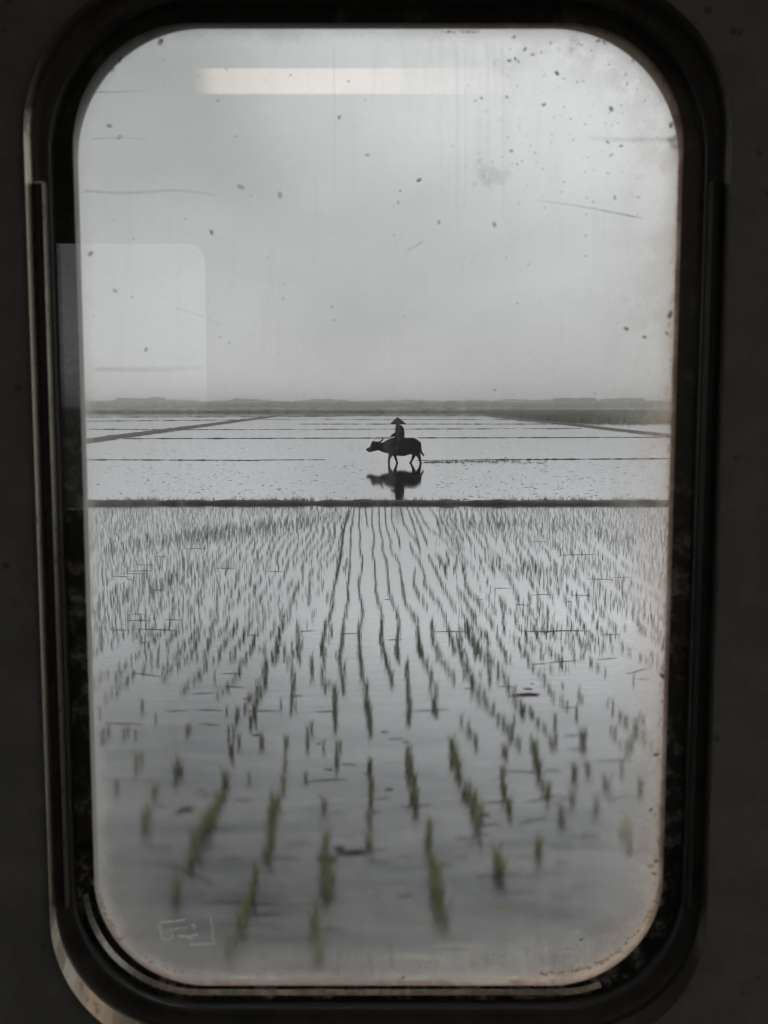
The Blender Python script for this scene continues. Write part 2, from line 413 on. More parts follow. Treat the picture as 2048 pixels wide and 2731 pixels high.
# greener swathes on the left and one on the right
for (pa, pb, wd, n) in (((230,1470),(860,1385),.7,260), ((430,1440),(760,1395),.8,160), ((330,1590),(560,1500),.5,90), ((1230,1392),(1500,1402),.8,150), ((1380,1500),(1520,1530),.4,40), ((1600,1420),(1700,1450),.5,40)):
    a, b = ground(*pa), ground(*pb)
    for i in range(n):
        p = a.lerp(b, rnd.random()); q = Vector((rnd.gauss(0, .12*wd*4), rnd.gauss(0, wd), 0))
        plants.append((p.x+q.x, p.y+q.y, rnd.uniform(.16, .27)))
plants = [p for p in plants if p[1] < Y1 - .2]
plants.sort(key=lambda p: p[1])
inview = []; rest = []
for p in plants:
    px, py = project(p[0], p[1], p[2]*.5)
    (inview if (225 < px < 1795 and py < 2600 and len(inview) < 296) else rest).append(p)
protos = []
for v in range(7):
    rn = random.Random(100+v); vs, fs = [], []
    clump(vs, fs, 0, 0, 1.0, 9+v % 3*2, .055, .12, rn, 4, lm=.42)
    m = mesh_from('rice_seedling', vs, fs); m.materials.append(M['rice']); protos.append(m)
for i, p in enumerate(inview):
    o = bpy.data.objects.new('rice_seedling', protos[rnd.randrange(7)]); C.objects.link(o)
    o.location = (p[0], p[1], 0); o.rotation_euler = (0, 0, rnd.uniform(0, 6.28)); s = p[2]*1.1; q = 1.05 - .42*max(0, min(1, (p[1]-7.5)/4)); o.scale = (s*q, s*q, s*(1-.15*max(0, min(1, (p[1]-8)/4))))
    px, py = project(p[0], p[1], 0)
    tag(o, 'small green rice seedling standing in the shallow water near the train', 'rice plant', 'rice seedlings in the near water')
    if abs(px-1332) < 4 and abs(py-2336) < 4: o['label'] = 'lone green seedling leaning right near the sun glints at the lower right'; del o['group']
    if abs(px-1275) < 4 and abs(py-2203) < 4: o['label'] = 'dense seedling with a dark foot and long dark reflection, right of centre'; del o['group']
    if abs(px-388) < 4 and abs(py-2202) < 4: o['label'] = 'lone seedling left of the big dark clod near the left window edge'; del o['group']
    if abs(px-469) < 4 and abs(py-2069) < 4: o['label'] = 'lone seedling just above the big dark clod on the left'; del o['group']
    if abs(px-1207) < 4 and abs(py-2010) < 4: o['label'] = 'tallest seedling at the top of the broken row right of centre'; del o['group']
vs, fs = [], []
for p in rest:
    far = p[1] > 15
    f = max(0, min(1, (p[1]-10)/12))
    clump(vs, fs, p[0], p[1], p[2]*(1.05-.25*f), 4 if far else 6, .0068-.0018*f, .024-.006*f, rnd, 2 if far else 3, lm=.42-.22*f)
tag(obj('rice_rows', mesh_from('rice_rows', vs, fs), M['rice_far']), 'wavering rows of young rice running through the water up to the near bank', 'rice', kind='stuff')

# bank grass
vs, fs = [], []
for i in range(2300):
    x = rnd.uniform(-12, 12); dens = .5+1.3*noise.noise((x*.45, 3, 1))
    if rnd.random() > dens: continue
    y = Y1+.42+rnd.gauss(.12, .2)
    clump(vs, fs, x, y, rnd.uniform(.08, .30)*rnd.random()**.5 if y > Y1+.3 else .08, 4, .013, .06, rnd, 2)
vs = [(x, y, z+.04) for x, y, z in vs]
tag(obj('bank_grass', mesh_from('bank_grass', vs, fs), M['bankgrass']), 'thin ragged grass along the crest of the near bank', 'grass', kind='stuff')
# fringe at the back of the bank where weeds stand in the water
# ------------------------------------------------------------------ clods and straw
def clod_mesh(seed, spiky=False):
    rn = random.Random(seed); bm = bmesh.new(); K = 14; rings = []
    for rr, zz in ((1.0, -.05), (.8, .45), (.42, .85)):
        rings.append([bm.verts.new((math.cos(k*6.283/K)*rr*rn.uniform(.4, 1.35), math.sin(k*6.283/K)*rr*rn.uniform(.5, 1.2), zz*rn.uniform(.7, 1.2))) for k in range(K)])
    t = bm.verts.new((rn.uniform(-.2, .2), 0, 1))
    for a, b in zip(rings, rings[1:]):
        for k in range(K): bm.faces.new((a[k], a[(k+1) % K], b[(k+1) % K], b[k]))
    for k in range(K): bm.faces.new((rings[-1][k], rings[-1][(k+1) % K], t))
    m = bpy.data.meshes.new('mud_clod'); bm.to_mesh(m); bm.free(); m.materials.append(M['mud'])
    for p in m.polygons: p.use_smooth = True
    return m
clods = [clod_mesh(s) for s in range(5)]
def clod(px, py, w, d, h, label=None, rz=0.0):
    g = ground(px, py); o = bpy.data.objects.new('mud_clod', clods[rnd.randrange(5)]); C.objects.link(o)
    o.location = (g.x, g.y, -.004); o.scale = (w*1.35, d*.9, h*.45); o.rotation_euler = (0, 0, rz)
    if label: tag(o, label, 'mud clod')
    else: tag(o, 'small dark clod of mud breaking the surface of the water', 'mud clod', 'clods breaking the water')
clod(500, 2160, .055, .07, .035, 'pointed dark clod alone in the water at the lower left')
clod(476, 2163, .07, .05, .012, 'flat tail of mud left of the pointed clod')
clod(870, 2290, .085, .10, .025, 'left clod of the wet cluster below the middle of the glass')
clod(935, 2275, .10, .08, .03, 'right clod of the wet cluster below the middle of the glass')
clod(905, 2262, .06, .05, .02, 'small top clod of the wet cluster below the middle')
clod(1405, 1853, .16, .10, .03, 'long low clod with a bright wet end among the rows on the right')
for i in range(150):
    py = 1352 - 1 if False else rnd.choice([rnd.uniform(1180, 1328)]*6 + [rnd.uniform(1380, 2250)])
    px = rnd.uniform(240, 1780)
    if 960 < px < 1150 and 1150 < py < 1345: continue
    d = gy(py); s = rnd.uniform(.5, 1.5)*(.55 if py < 1340 else .35)
    clod(px, py, .10*s*(1+d*.010), .10*s*(1+d*.02), .035*s, None)
# countless tiny specks of mud and stubble in the middle field
vs, fs = [], []
for i in range(5600):
    py = 1128 + 208*rnd.random()**1.1; px = rnd.uniform(200, 1850)
    g = ground(px, py)
    if noise.noise((g.x*.12, g.y*.05, 3)) < rnd.uniform(-.5, .35): continue
    if 1000 < px < 1150 and 1234 < py: continue
    w = rnd.uniform(.009, .027)*(1+g.y*.006)*rnd.choice([1, 1, 1, 1, 1, 3.5]); h = rnd.uniform(.004, .014)*(1+g.y*.003); k = len(vs)
    vs += [(g.x-w, g.y, -.003), (g.x, g.y-w*.6, -.003), (g.x+w, g.y, -.003), (g.x, g.y+w*.6, -.003), (g.x+rnd.uniform(-.3, .3)*w, g.y, h)]
    fs += [(k, k+1, k+4), (k+1, k+2, k+4), (k+2, k+3, k+4), (k+3, k, k+4)]
tag(obj('mud_specks', mesh_from('mud_specks', vs, fs), M['mud']), 'tiny dark specks of mud and stubble across the open flooded field', 'mud', kind='stuff')
# track of churned water left behind the animal
vs, fs = [], []
for i in range(420):
    t = rnd.random(); px = 1130 + t*330; py = 1233 - 4*t + rnd.gauss(0, 1.2+3.5*t)
    g = ground(px, py); w = rnd.uniform(.03, .14); h = rnd.uniform(.010, .030)*(1-.5*t); k = len(vs)
    vs += [(g.x-w, g.y, -.003), (g.x, g.y-w*.5, -.003), (g.x+w, g.y, -.003), (g.x, g.y+w*.5, -.003), (g.x, g.y, h)]
    fs += [(k, k+1, k+4), (k+1, k+2, k+4), (k+2, k+3, k+4), (k+3, k, k+4)]
tag(obj('churned_mud', mesh_from('churned_mud', vs, fs), M['mud']), 'trail of churned mud in the water behind the buffalo', 'mud', kind='stuff')
# floating straw
def straw_mesh(seed, mat, bend):
    rn = random.Random(seed); bm = bmesh.new()
    pts = [(-.5, 0, .0), (-.2, rn.uniform(-bend, bend), .01), (.15, rn.uniform(-bend, bend), .015), (.5, rn.uniform(-bend, bend)*.6, .0)]
    tube(bm, spline(pts, 3), [.008+.017*math.sin(math.pi*min(1, max(0, i/9))) for i in range(10)], 5)
    m = bpy.data.meshes.new('straw'); bm.to_mesh(m); bm.free(); m.materials.append(mat); return m
sd = [straw_mesh(s, M['straw_dark'], .05) for s in range(5)]; sp = [straw_mesh(20+s, M['straw_glint'], .04) for s in range(3)]
def straw(px, py, L, ang, pale=False):
    g = ground(px, py); o = bpy.data.objects.new('floating_straw', (sp if pale else sd)[rnd.randrange(3)]); C.objects.link(o)
    wz = 1.0
    o.location = (g.x, g.y, .002); o.scale = (L, max(.16, L*.9)*wz, .12); o.rotation_euler = (0, 0, ang)
    if pale: tag(o, 'pale yellow straw on the near water, coloured bright to stand in for a glint', 'straw', 'pale straws painted as glints on the near water')
    else: tag(o, 'dark sodden straw floating flat between the rice rows', 'straw', 'dark straws between the rice rows')
zs = [(520,1463,60,.0),(430,1485,30,0),(390,1507,50,0),(355,1530,60,.02),(370,1523,70,-.02),(600,1516,60,.15),(345,1545,40,.4),(370,1655,60,0),(460,1653,40,0),(320,1680,60,.15),(420,1680,110,.05),
      (620,1797,60,.0),(540,1850,60,-.1),(560,1895,70,.0),(470,1896,60,0),(700,1896,90,0),(330,1930,110,.05),(870,1898,60,0),(930,1690,50,0),(390,1800,90,.2),(1440,1445,45,0),(1540,1480,110,-.03),(1600,1545,70,.1),
      (1660,1540,50,0),(1550,1588,50,0),(1480,1683,180,-.02),(1630,1693,50,-.05),(1200,1685,90,-.02),(1150,1895,100,-.08),(1500,1765,90,-.1),(1620,1757,60,-.1),(1700,1790,90,-.3),(560,1933,60,.1),
      (870,2082,110,-.05),(1110,2150,90,-.1),(1300,2202,80,-.1),(1400,2060,120,.1),(1450,2130,110,-.15),(1340,2070,50,-.3),(1540,2000,70,0),(1650,2130,90,-.2),(430,2150,40,.3),(640,2410,200,.05),(500,2330,200,.3),
      (560,2120,60,.0),(1420,2190,90,-.2),(1330,2335,120,0),(1640,2030,100,0),(1680,2233,40,0),(650,2135,50,.1)]
for px, py, L, a in zs: straw(px, py, L*gy(py)/F*1.05, -a*2.2 + rnd.uniform(-.1, .1))
for px, py, L, a in ((760,2290,90,.05),(800,2250,70,0),(980,2268,110,-.04),(1010,2300,60,.1),(560,2260,80,0),(1390,2380,90,.03),(620,2290,50,.1),(700,2440,110,0),(880,2480,90,.05),(1180,2310,60,0),(1020,2130,50,0),(1240,2235,60,.05),(1560,2230,80,0),(1500,2260,70,.05),(420,2260,90,.15),(900,2170,50,0),(1080,2390,50,0),(1330,2140,90,-.05)):
    straw(px, py, L*gy(py)/F, -a*2)
for i in range(45):
    py = rnd.uniform(1450, 2250); px = rnd.uniform(240, 1760)
    straw(px, py, rnd.uniform(15, 60)*gy(py)/F, rnd.uniform(-.35, .35))
for px, py, L, a in ((1080,2284,50,-.1),(1240,2285,40,0),(1400,2285,60,0),(1495,2297,40,0),(1500,2303,45,0),(1470,2324,50,-.02),(1420,2339,60,0),(1540,2365,60,-.05),(1490,2395,70,-.1),(1360,2425,100,-.1),
      (760,2310,30,0),(700,2324,50,0),(740,2163,40,0),(730,2233,40,0),(535,2380,50,0),(810,2405,110,-.05),(910,2425,100,-.12),(1130,2460,110,0),(1100,2555,200,0),(1230,2525,160,0),(1300,2540,120,0),(1000,2390,40,-.2),
      (1640,2445,120,0),(1330,2418,70,0),(940,2206,16,0),(985,2230,20,0),(1500,2153,20,0),(1285,2343,14,0),(780,2560,100,0),(1450,2460,90,0)):
    straw(px, py, L*gy(py)/F, -a + rnd.uniform(-.06, .06), True)

# ------------------------------------------------------------------ buffalo and rider
YB = gy(1235.3)
def bz(zx, zy, dy=0.0):
    x, z = wallp(960+zx*.11453, 1100+zy*.11453, YB)
    return Vector((x, YB+dy, z))
GZ = bz(0, 1180).z
def pt(zx, zy, dy=0.0):
    v = bz(zx, zy, dy); v.z -= GZ; return v
def slices(bm, st, n=18, pw=1.0):
    """st: (zx, top, bottom, halfwidth, dy) loft of upright oval slices"""
    rings = []
    for zx, t, b, hw, *dy in st:
        dy = dy[0] if dy else 0
        a, c = pt(zx, t), pt(zx, b); mz, hz = (a.z+c.z)/2, (a.z-c.z)/2
        r = []
        for k in range(n):
            th = 2*math.pi*k/n; cs, sn = math.cos(th), math.sin(th)
            r.append(bm.verts.new((a.x, YB+dy+hw*math.copysign(abs(cs)**.9, cs), mz+hz*math.copysign(abs(sn)**.9, sn))))
        rings.append(r)
    for a, b in zip(rings, rings[1:]):
        for k in range(n): bm.faces.new((a[k], a[(k+1) % n], b[(k+1) % n], b[k]))
    bm.faces.new(rings[0][::-1]); bm.faces.new(rings[-1])
def zr(w): return w*.11453/2*YB/F
def limb(bm, pts, n=12):
    P = spline([(*pt(a, b, dy),) for a, b, w, dy in pts], 3)
    W = [p[2] for p in pts]; rr = []
    for i in range(len(P)):
        t = i/3; k = min(int(t), len(W)-2); f = t-k; rr.append(zr(W[k]*(1-f)+W[k+1]*f))
    tube(bm, P, rr, n)
buf = empty('water_buffalo', (pt(950, 1180).x, YB, 0))
tag(buf, 'black water buffalo walking left through the flooded field carrying a rider', 'water buffalo')
def sub(name, me, mat, root, smoothit=True):
    o = obj(name, me, mat); o.parent = root; o.matrix_parent_inverse = root.matrix_basis.inverted() if root.type == 'EMPTY' else root.matrix_basis.inverted()
    if smoothit: smooth(o)
    return o
bm = bmesh.new()
slices(bm, [(380,700,875,.11),(430,708,872,.12),(500,712,902,.15),(560,694,926,.19),(620,652,938,.23),(680,622,955,.27),(760,602,985,.31),(850,598,998,.34),(950,604,1008,.36),(1050,606,1006,.37),
            (1130,603,975,.36),(1200,599,966,.33),(1260,605,982,.31),(1320,630,990,.28),(1365,664,972,.23),(1392,695,920,.16),(1403,735,850,.08)])
slices(bm, [(154,848,868,.05),(166,840,885,.075),(185,836,900,.085),(212,824,911,.085),(240,795,914,.085),(260,742,910,.10),(280,690,905,.12),(300,668,900,.125),(330,676,893,.12),(380,688,880,.11),(430,700,874,.11)])
limb(bm, [(735,920,130,-.17),(712,985,88,-.17),(690,1040,56,-.17),(678,1090,40,-.17),(674,1140,31,-.17),(674,1170,36,-.17),(672,1190,40,-.17)])
limb(bm, [(790,920,120,.17),(808,985,72,.17),(828,1050,48,.17),(845,1105,36,.17),(858,1150,32,.17),(866,1178,38,.17),(864,1192,38,.17)])
limb(bm, [(1290,900,170,.17),(1262,985,86,.17),(1246,1030,56,.17),(1226,1085,40,.17),(1202,1135,32,.17),(1180,1170,34,.17),(1172,1188,34,.17)])
limb(bm, [(1330,880,190,-.17),(1352,975,100,-.17),(1378,1035,62,-.17),(1392,1090,44,-.17),(1402,1140,37,-.17),(1410,1175,42,-.17),(1408,1192,44,-.17)])
limb(bm, [(1385,690,36,0),(1402,730,30,0),(1410,780,26,0),(1413,830,24,0),(1422,890,24,0),(1440,940,28,0),(1462,975,34,0),(1485,1003,20,0)])
for s in (-1, 1):   # ears, held out and back below the horns
    tube(bm, [pt(345, 722, s*.08), pt(372, 728, s*.16), pt(398, 735, s*.24), pt(412, 742, s*.29)], [.03, .05, .04, .01], 10, .5)
body = sub('body', remesh(bm, 'body', .011, 2, .021), M['hide'], buf)
for s in (-1, 1):
    bm = bmesh.new()
    P = [pt(325, 690, s*.06), pt(365, 692, s*.13), pt(415, 697, s*.22), pt(460, 690, s*.30), pt(500, 662, s*.33), pt(528, 628, s*.31), pt(546, 598, s*.27)]
    tube(bm, spline(P, 3), [.050-.0011*i for i in range(16)]+[.028, .020, .008], 10, .8)
    sub('horn', bm, M['horn'], buf)
    bm = bmesh.new(); bmesh.ops.create_uvsphere(bm, u_segments=10, v_segments=8, radius=.016)
    bmesh.ops.translate(bm, verts=bm.verts, vec=pt(285, 752, s*.115)); sub('eye', bm, M['horn'], buf)
# halter: broad band round the muzzle and a thin head strap
bm = bmesh.new()
def band(st, grow):
    rings = []
    for zx, t, b, hw in st:
        a, c = pt(zx, t), pt(zx, b); mz, hz = (a.z+c.z)/2, (a.z-c.z)/2+grow
        rings.append([bm.verts.new((a.x, YB+(hw+grow)*math.cos(2*math.pi*k/20), mz+hz*math.sin(2*math.pi*k/20))) for k in range(20)])
    for a, b in zip(rings, rings[1:]):
        for k in range(20): bm.faces.new((a[k], a[(k+1) % 20], b[(k+1) % 20], b[k]))
band([(192,832,905,.084),(208,826,911,.086),(225,808,913,.086),(245,782,913,.090),(262,752,910,.102),(285,760,904,.12)], .028)
sub('halter', bm, M['halter'], buf)

# rider
rid = empty('person', (pt(920, 600).x, YB, pt(920, 600).z))
tag(rid, 'person in dark clothes and wide cone hat sitting on the buffalo and holding its rope', 'person')
def vslices(bm, st, n=18):
    rings = []
    for zy, xa, xb, hw in st:
        a, b = pt(xa, zy), pt(xb, zy); cx, hx = (a.x+b.x)/2, (b.x-a.x)/2
        rings.append([bm.verts.new((cx+hx*math.cos(2*math.pi*k/n), YB+hw*math.sin(2*math.pi*k/n), a.z)) for k in range(n)])
    for a, b in zip(rings, rings[1:]):
        for k in range(n): bm.faces.new((a[k], a[(k+1) % n], b[(k+1) % n], b[k]))
    bm.faces.new(rings[0][::-1]); bm.faces.new(rings[-1])
# body (head, neck, arms, hands, legs) in one surface
bm = bmesh.new()
vslices(bm, [(205,868,888,.03),(212,852,905,.065),(230,843,918,.078),(250,842,921,.08),(270,846,916,.075),(285,852,906,.062),(296,862,902,.045),(305,866,910,.055),(330,860,950,.12),(380,858,975,.15),(450,855,990,.15),(530,850,995,.15),(600,845,1000,.17)])
tube(bm, [pt(846, 255), pt(836, 262)], [.016, .008], 8)                      # nose
for s in (-1, 1):
    tube(bm, [pt(884, 248, s*.078), pt(890, 250, s*.092)], [.022, .014], 8)  # ear
def hand(bm, w, d, s):
    """palm and five fingers closing on the rope; w wrist, d forearm direction"""
    d = d.normalized(); up = Vector((0, 0, 1)); side = Vector((0, 1, 0)); p = w + d*.045
    tube(bm, [w, w+d*.03, w+d*.075], [.022, .033, .03], 10, .55)
    for k in range(4):
        o = w + d*.075 + side*(-.026+.0175*k); L = (.034, .040, .037, .028)[k]
        tube(bm, [o-d*.01, o+d*L*.6, o+d*L*.75-up*.022, o+d*L*.3-up*.034], [.0095, .009, .0085, .007], 6)
    o = w + d*.03 - side*.03*s
    tube(bm, [o, o+d*.03-side*.012*s-up*.012, o+d*.05-up*.026], [.011, .010, .008], 6)
for s in (-1, 1):
    sh = pt(905, 345, s*.16); el = pt(850, 492, s*.20); wr = pt(722, 555, s*.07)
    tube(bm, spline([sh, pt(880, 420, s*.2), el, pt(790, 523, s*.14), wr], 3), [.05-.0022*i for i in range(13)], 10)
    hand(bm, wr, pt(690, 575, s*.04)-wr, s)
    hip, kn, an = pt(925, 598, s*.16), pt(842, 655, s*.40), pt(868, 800, s*.42)
    tube(bm, spline([hip, pt(880, 618, s*.32), kn, pt(852, 725, s*.42), an], 3), [.085-.0042*i for i in range(13)], 12)
    tube(bm, [an-Vector((.02, 0, -.01)), pt(850, 822, s*.43), pt(822, 832, s*.44)], [.038, .036, .02], 10, .9)
pb = sub('body', remesh(bm, 'person_body', .0095, 1), M['skin'], rid)
bm = bmesh.new()
vslices(bm, [(300,862,915,.07),(310,848,945,.12),(325,844,968,.17),(350,840,990,.20),(400,837,1007,.215),(450,835,1018,.215),(500,833,1021,.21),(540,829,1019,.21),(575,818,1012,.22),(605,806,1012,.25),(625,802,1014,.27)])
for s in (-1, 1):
    tube(bm, spline([pt(915, 345, s*.15), pt(885, 420, s*.20), pt(850, 490, s*.205), pt(800, 518, s*.155), pt(745, 545, s*.09)], 3), [.072-.0032*i for i in range(13)], 12)
sub('shirt', remesh(bm, 'shirt', .012, 3, .045), M['cloth'], rid)
bm = bmesh.new()
for s in (-1, 1):
    tube(bm, spline([pt(930, 590, s*.12), pt(880, 612, s*.33), pt(842, 655, s*.41), pt(853, 720, s*.43), pt(866, 775, s*.43)], 3), [.108-.0042*i for i in range(13)], 12)
sub('trousers', remesh(bm, 'trousers', .013, 2), M['cloth'], rid)
# cone hat
bm = bmesh.new(); N = 40; rings = []
ap = pt(876, 128); br = pt(887, 274); rad = (pt(1065, 275).x-pt(711, 272).x)/2*1.12; ap.z += .05
for t in [0, .04, .10, .2, .35, .5, .65, .8, .92, 1.0]:
    r = rad*(t**.93) + .004; c = ap.lerp(br, t)
    rings.append([bm.verts.new((c.x+math.cos(k*6.2832/N)*r, YB+math.sin(k*6.2832/N)*r, c.z)) for k in range(N)])
for t in [.97, .6, .3, .1]:
    r = rad*(t**.93)-.008; c = ap.lerp(br, t); rings.append([bm.verts.new((c.x+math.cos(k*6.2832/N)*r, YB+math.sin(k*6.2832/N)*r, c.z-.014)) for k in range(N)])
for a, b in zip(rings, rings[1:]):
    for k in range(N): bm.faces.new((a[k], a[(k+1) % N], b[(k+1) % N], b[k]))
bm.faces.new(rings[0][::-1]); bm.faces.new(rings[-1])
hat = sub('cone_hat', bm, M['hat'], rid)
# red cloth tied under the hat round the face
bm = bmesh.new()
vslices(bm, [(262,838,924,.088),(275,838,922,.088),(290,846,914,.078),(303,856,910,.068)])
sub('face_cloth', bm, M['redband'], rid)
bm = bmesh.new()
tube(bm, spline([pt(880, 180, -.12), pt(872, 215, -.20), pt(868, 245, -.262), pt(866, 266, -.30)], 2), [.02, .03, .04, .045, .05, .052, .055], 6, .25)
sub('red_patch', bm, M['redband'], rid)
# guide rope from the hands to the halter
bm = bmesh.new()
tube(bm, spline([pt(675, 580, -.03), pt(600, 567, -.05), pt(500, 578, -.07), pt(400, 603, -.09), pt(335, 642, -.11), pt(285, 720, -.13), pt(255, 800, -.11)], 4), .007, 6)
rp = obj('lead_rope', bm, M['rope']); tag(rp, 'thin pale rope running from the rider\'s hand over the horns to the halter', 'rope')

# ------------------------------------------------------------------ the carriage
D = .80
def ringpts(x0, x1, z0, z1, rt, rb, y, n=20, ns=14):
    P = []
    def arc(cx, cz, r, a0, a1):
        for k in range(n+1):
            a = a0+(a1-a0)*k/n; P.append((cx+r*math.cos(a), y, cz+r*math.sin(a)))
    def line(p, q):
        for k in range(1, ns): t = k/ns; P.append((p[0]+(q[0]-p[0])*t, y, p[1]+(q[1]-p[1])*t))
    h = math.pi/2
    arc(x1-rt, z1-rt, rt, 0, h); line((x1-rt, z1), (x0+rt, z1))
    arc(x0+rt, z1-rt, rt, h, 2*h); line((x0, z1-rt), (x0, z0+rb))
    arc(x0+rb, z0+rb, rb, 2*h, 3*h); line((x0+rb, z0), (x1-rb, z0))
    arc(x1-rb, z0+rb, rb, 3*h, 4*h); line((x1, z0+rb), (x1, z1-rt))
    return P
def loft(bm, rings):
    V = [[bm.verts.new(p) for p in r] for r in rings]
    for a, b in zip(V, V[1:]):
        n = len(a)
        for k in range(n): bm.faces.new((a[k], b[k], b[(k+1) % n], a[(k+1) % n]))
DG = .8065
def px_x(px, py): return wallp(px, py, DG)[0]
GX0 = (px_x(213, 500)+px_x(256, 2300))/2; GX1 = (px_x(1808, 600)+px_x(1757, 2300))/2
GZ1 = wallp(1000, 74, DG)[1]; GZ0 = wallp(1000, 2610, DG)[1]
RT, RB = .095, .080
MM = .001
def rg(off, y, drt=0, drb=0):
    off *= MM
    return ringpts(GX0-off, GX1+off, GZ0-off, GZ1+off, RT+off+drt*MM, RB+off+drb*MM, y)

def rb_(ox, ot, ob, y, rt, rb):
    return ringpts(GX0-ox*MM, GX1+ox*MM, GZ0-ob*MM, GZ1+ot*MM, rt*MM, rb*MM, y)
def worn(name, c1, c2, rough, metal=0, sp=True, scale=30, speck=(.01,.01,.01), spec=.5):
    k = NT(name); v = k.coord('Object')
    n = k.noise(v, scale, 6, .65); big = k.noise(v, scale*.15, 4, .6)
    col = k.mix(k.ramp(n, .4, .66), c1, c2)
    col = k.mix(k.ramp(big, .45, .75, 0, .6), col, c2)
    if sp:
        vo = k.n('ShaderNodeTexVoronoi'); k.set(vo.inputs['Vector'], v); vo.inputs['Scale'].default_value = 55; vo.inputs['Randomness'].default_value = 1
        m = k.mth('MULTIPLY', k.ramp(vo.outputs['Distance'], .10, .20, 1, 0), k.ramp(k.noise(v, 22, 2), .55, .6))
        col = k.mix(m, col, speck)
    return k.done(k.pbr(col, k.ramp(n, .3, .7, rough*.8, min(1, rough*1.25)), metal, k.bump(k.noise(v, scale*8, 3), .25, .0004), spec))
M['wall'] = worn('carriage_panel_paint', (.235,.245,.25), (.30,.31,.315), .5, speck=(.17,.165,.155), spec=.35)
M['blackplastic'] = worn('black_frame_plastic', (.045,.045,.046), (.075,.074,.072), .42, sp=False)
def trim_mat():
    # steel trim, colour darkened right and up where no shine falls; random chips
    k = NT('shaded_steel_trim'); v = k.coord('Object'); x, y, z = k.sep(v)
    n = k.noise(v, 90, 5, .65)
    zz = k.mth('ADD', z, k.mth('MULTIPLY', k.mth('SUBTRACT', n, .5), .05)); xx = k.mth('ADD', x, k.mth('MULTIPLY', k.mth('SUBTRACT', n, .5), .05))
    shade_chips = k.mth('MAXIMUM', k.ramp(xx, -.02, .16, 0, .86), k.ramp(zz, H+.195, H+.215, 0, .9))
    chips = k.ramp(n, .60, .66, 0, .35)
    shade_chips = k.mth('MAXIMUM', shade_chips, chips)
    col = k.mix(shade_chips, k.mix(k.ramp(n, .3, .7), (.90,.84,.72), (.76,.70,.60)), (.035,.034,.032))
    return k.done(k.pbr(col, k.mth('ADD', .27, k.mth('MULTIPLY', n, .10)), k.mth('SUBTRACT', 1.0, k.mth('MULTIPLY', shade_chips, .8)), k.bump(k.noise(v, 700, 3), .12, .0003), .5))
M['bezelmetal'] = trim_mat()
M['bead'] = worn('steel_bead', (.86,.83,.76), (.60,.57,.52), .22, 1, sp=False, scale=120)
M['ceil'] = worn('cream_ceiling', (.55,.53,.48), (.62,.60,.55), .6, sp=False)
M['rust'] = simple('rust', (.20,.09,.045), (.09,.045,.028), .9, 60, bd=.0004)
def gasket_mat():
    k = NT('dusty_rubber'); v = k.coord('Object')
    z = k.sep(v)[2]
    n = k.ramp(k.noise(v, 70, 5, .7), .45, .72); b = k.ramp(k.noise(v, 22, 3), .38, .6)
    low = k.ramp(z, H+.06, H-.10, .15, 1)
    f = k.mth('MULTIPLY', k.mth('MULTIPLY', n, b), low)
    return k.done(k.pbr(k.mix(f, (.035,.035,.036), (.75,.75,.73)), .6, 0, None, .3))
M['gasket'] = gasket_mat()

car = empty('train_carriage', (0, -.55, 1.7))
tag(car, 'dark interior wall of a train carriage with its tall rounded window', 'train carriage')
def cpart(name, bm, mat, parent=None, sm=False, label=None):
    o = obj(name, bm, mat)
    if parent is None: o.parent = car; o.matrix_parent_inverse = car.matrix_basis.inverted()
    else: o.parent = parent
    if sm: smooth(o)
    if label: o['label'] = label
    return o
# wall panel with its hole (inner skin and outer skin)
Yw = .782
bm = bmesh.new()
loft(bm, [ringpts(-3, 3, 1.7, 4.25, .002, .002, Yw), rb_(29.2, 26.8, 46, Yw, 112, 110), rb_(29.2, 26.8, 46, Yw+.02, 112, 110)])
loft(bm, [rg(46, .812), rg(48, .872), ringpts(-3, 3, 1.7, 4.25, .002, .002, .872)])
wall_ = cpart('wall_panel', bm, M['wall'])
# bezel ring: bright chamfer, wider at the lower corners
bm = bmesh.new()
loft(bm, [rb_(30.0, 27.6, 46.8, Yw+.004, 112, 110), rb_(29.8, 27.4, 46.6, Yw-.0050, 112, 110), rb_(29.5, 27.1, 46.2, Yw-.0058, 112, 110), rb_(27.4, 25, 32.5, Yw+.0016, 109, 104), rb_(27.0, 24.6, 32, Yw+.0045, 109, 104)])
bez = cpart('window_bezel', bm, M['bezelmetal'])
# black frame
bm = bmesh.new()
loft(bm, [rb_(27.8, 25.4, 33.2, Yw+.0030, 109, 104), rb_(27.2, 24.8, 32.4, Yw+.0056, 109, 104), rb_(25.6, 23.6, 28, Yw+.0075, 108, 102), rg(22, Yw+.009, 6, 6), rg(17.6, Yw+.009, 3, 3), rg(16.6, Yw+.010, 2, 2), rg(16.2, .806)])
frame = cpart('window_frame', bm, M['blackplastic'], sm=True)
# slide tracks on both sides
for x, lab in ((GX0-.0195, 'left slide track with a small bent hook at its top'), (GX1+.0190, 'right slide track')):
    bm = bmesh.new()
    zt, zb = wallp(118, 495, D)[1], wallp(175, 2400, D)[1]
    box(bm, x-.0011, x+.0011, Yw+.003, Yw+.0095, zb, zt)
    if x < 0: box(bm, x-.0075, x-.0011, Yw+.0045, Yw+.0088, zt-.0012, zt+.0006)
    bmesh.ops.bevel(bm, geom=bm.edges[:], offset=.0006, segments=2, affect='EDGES')
    cpart('slide_track', bm, M['bezelmetal'], frame, label=lab)
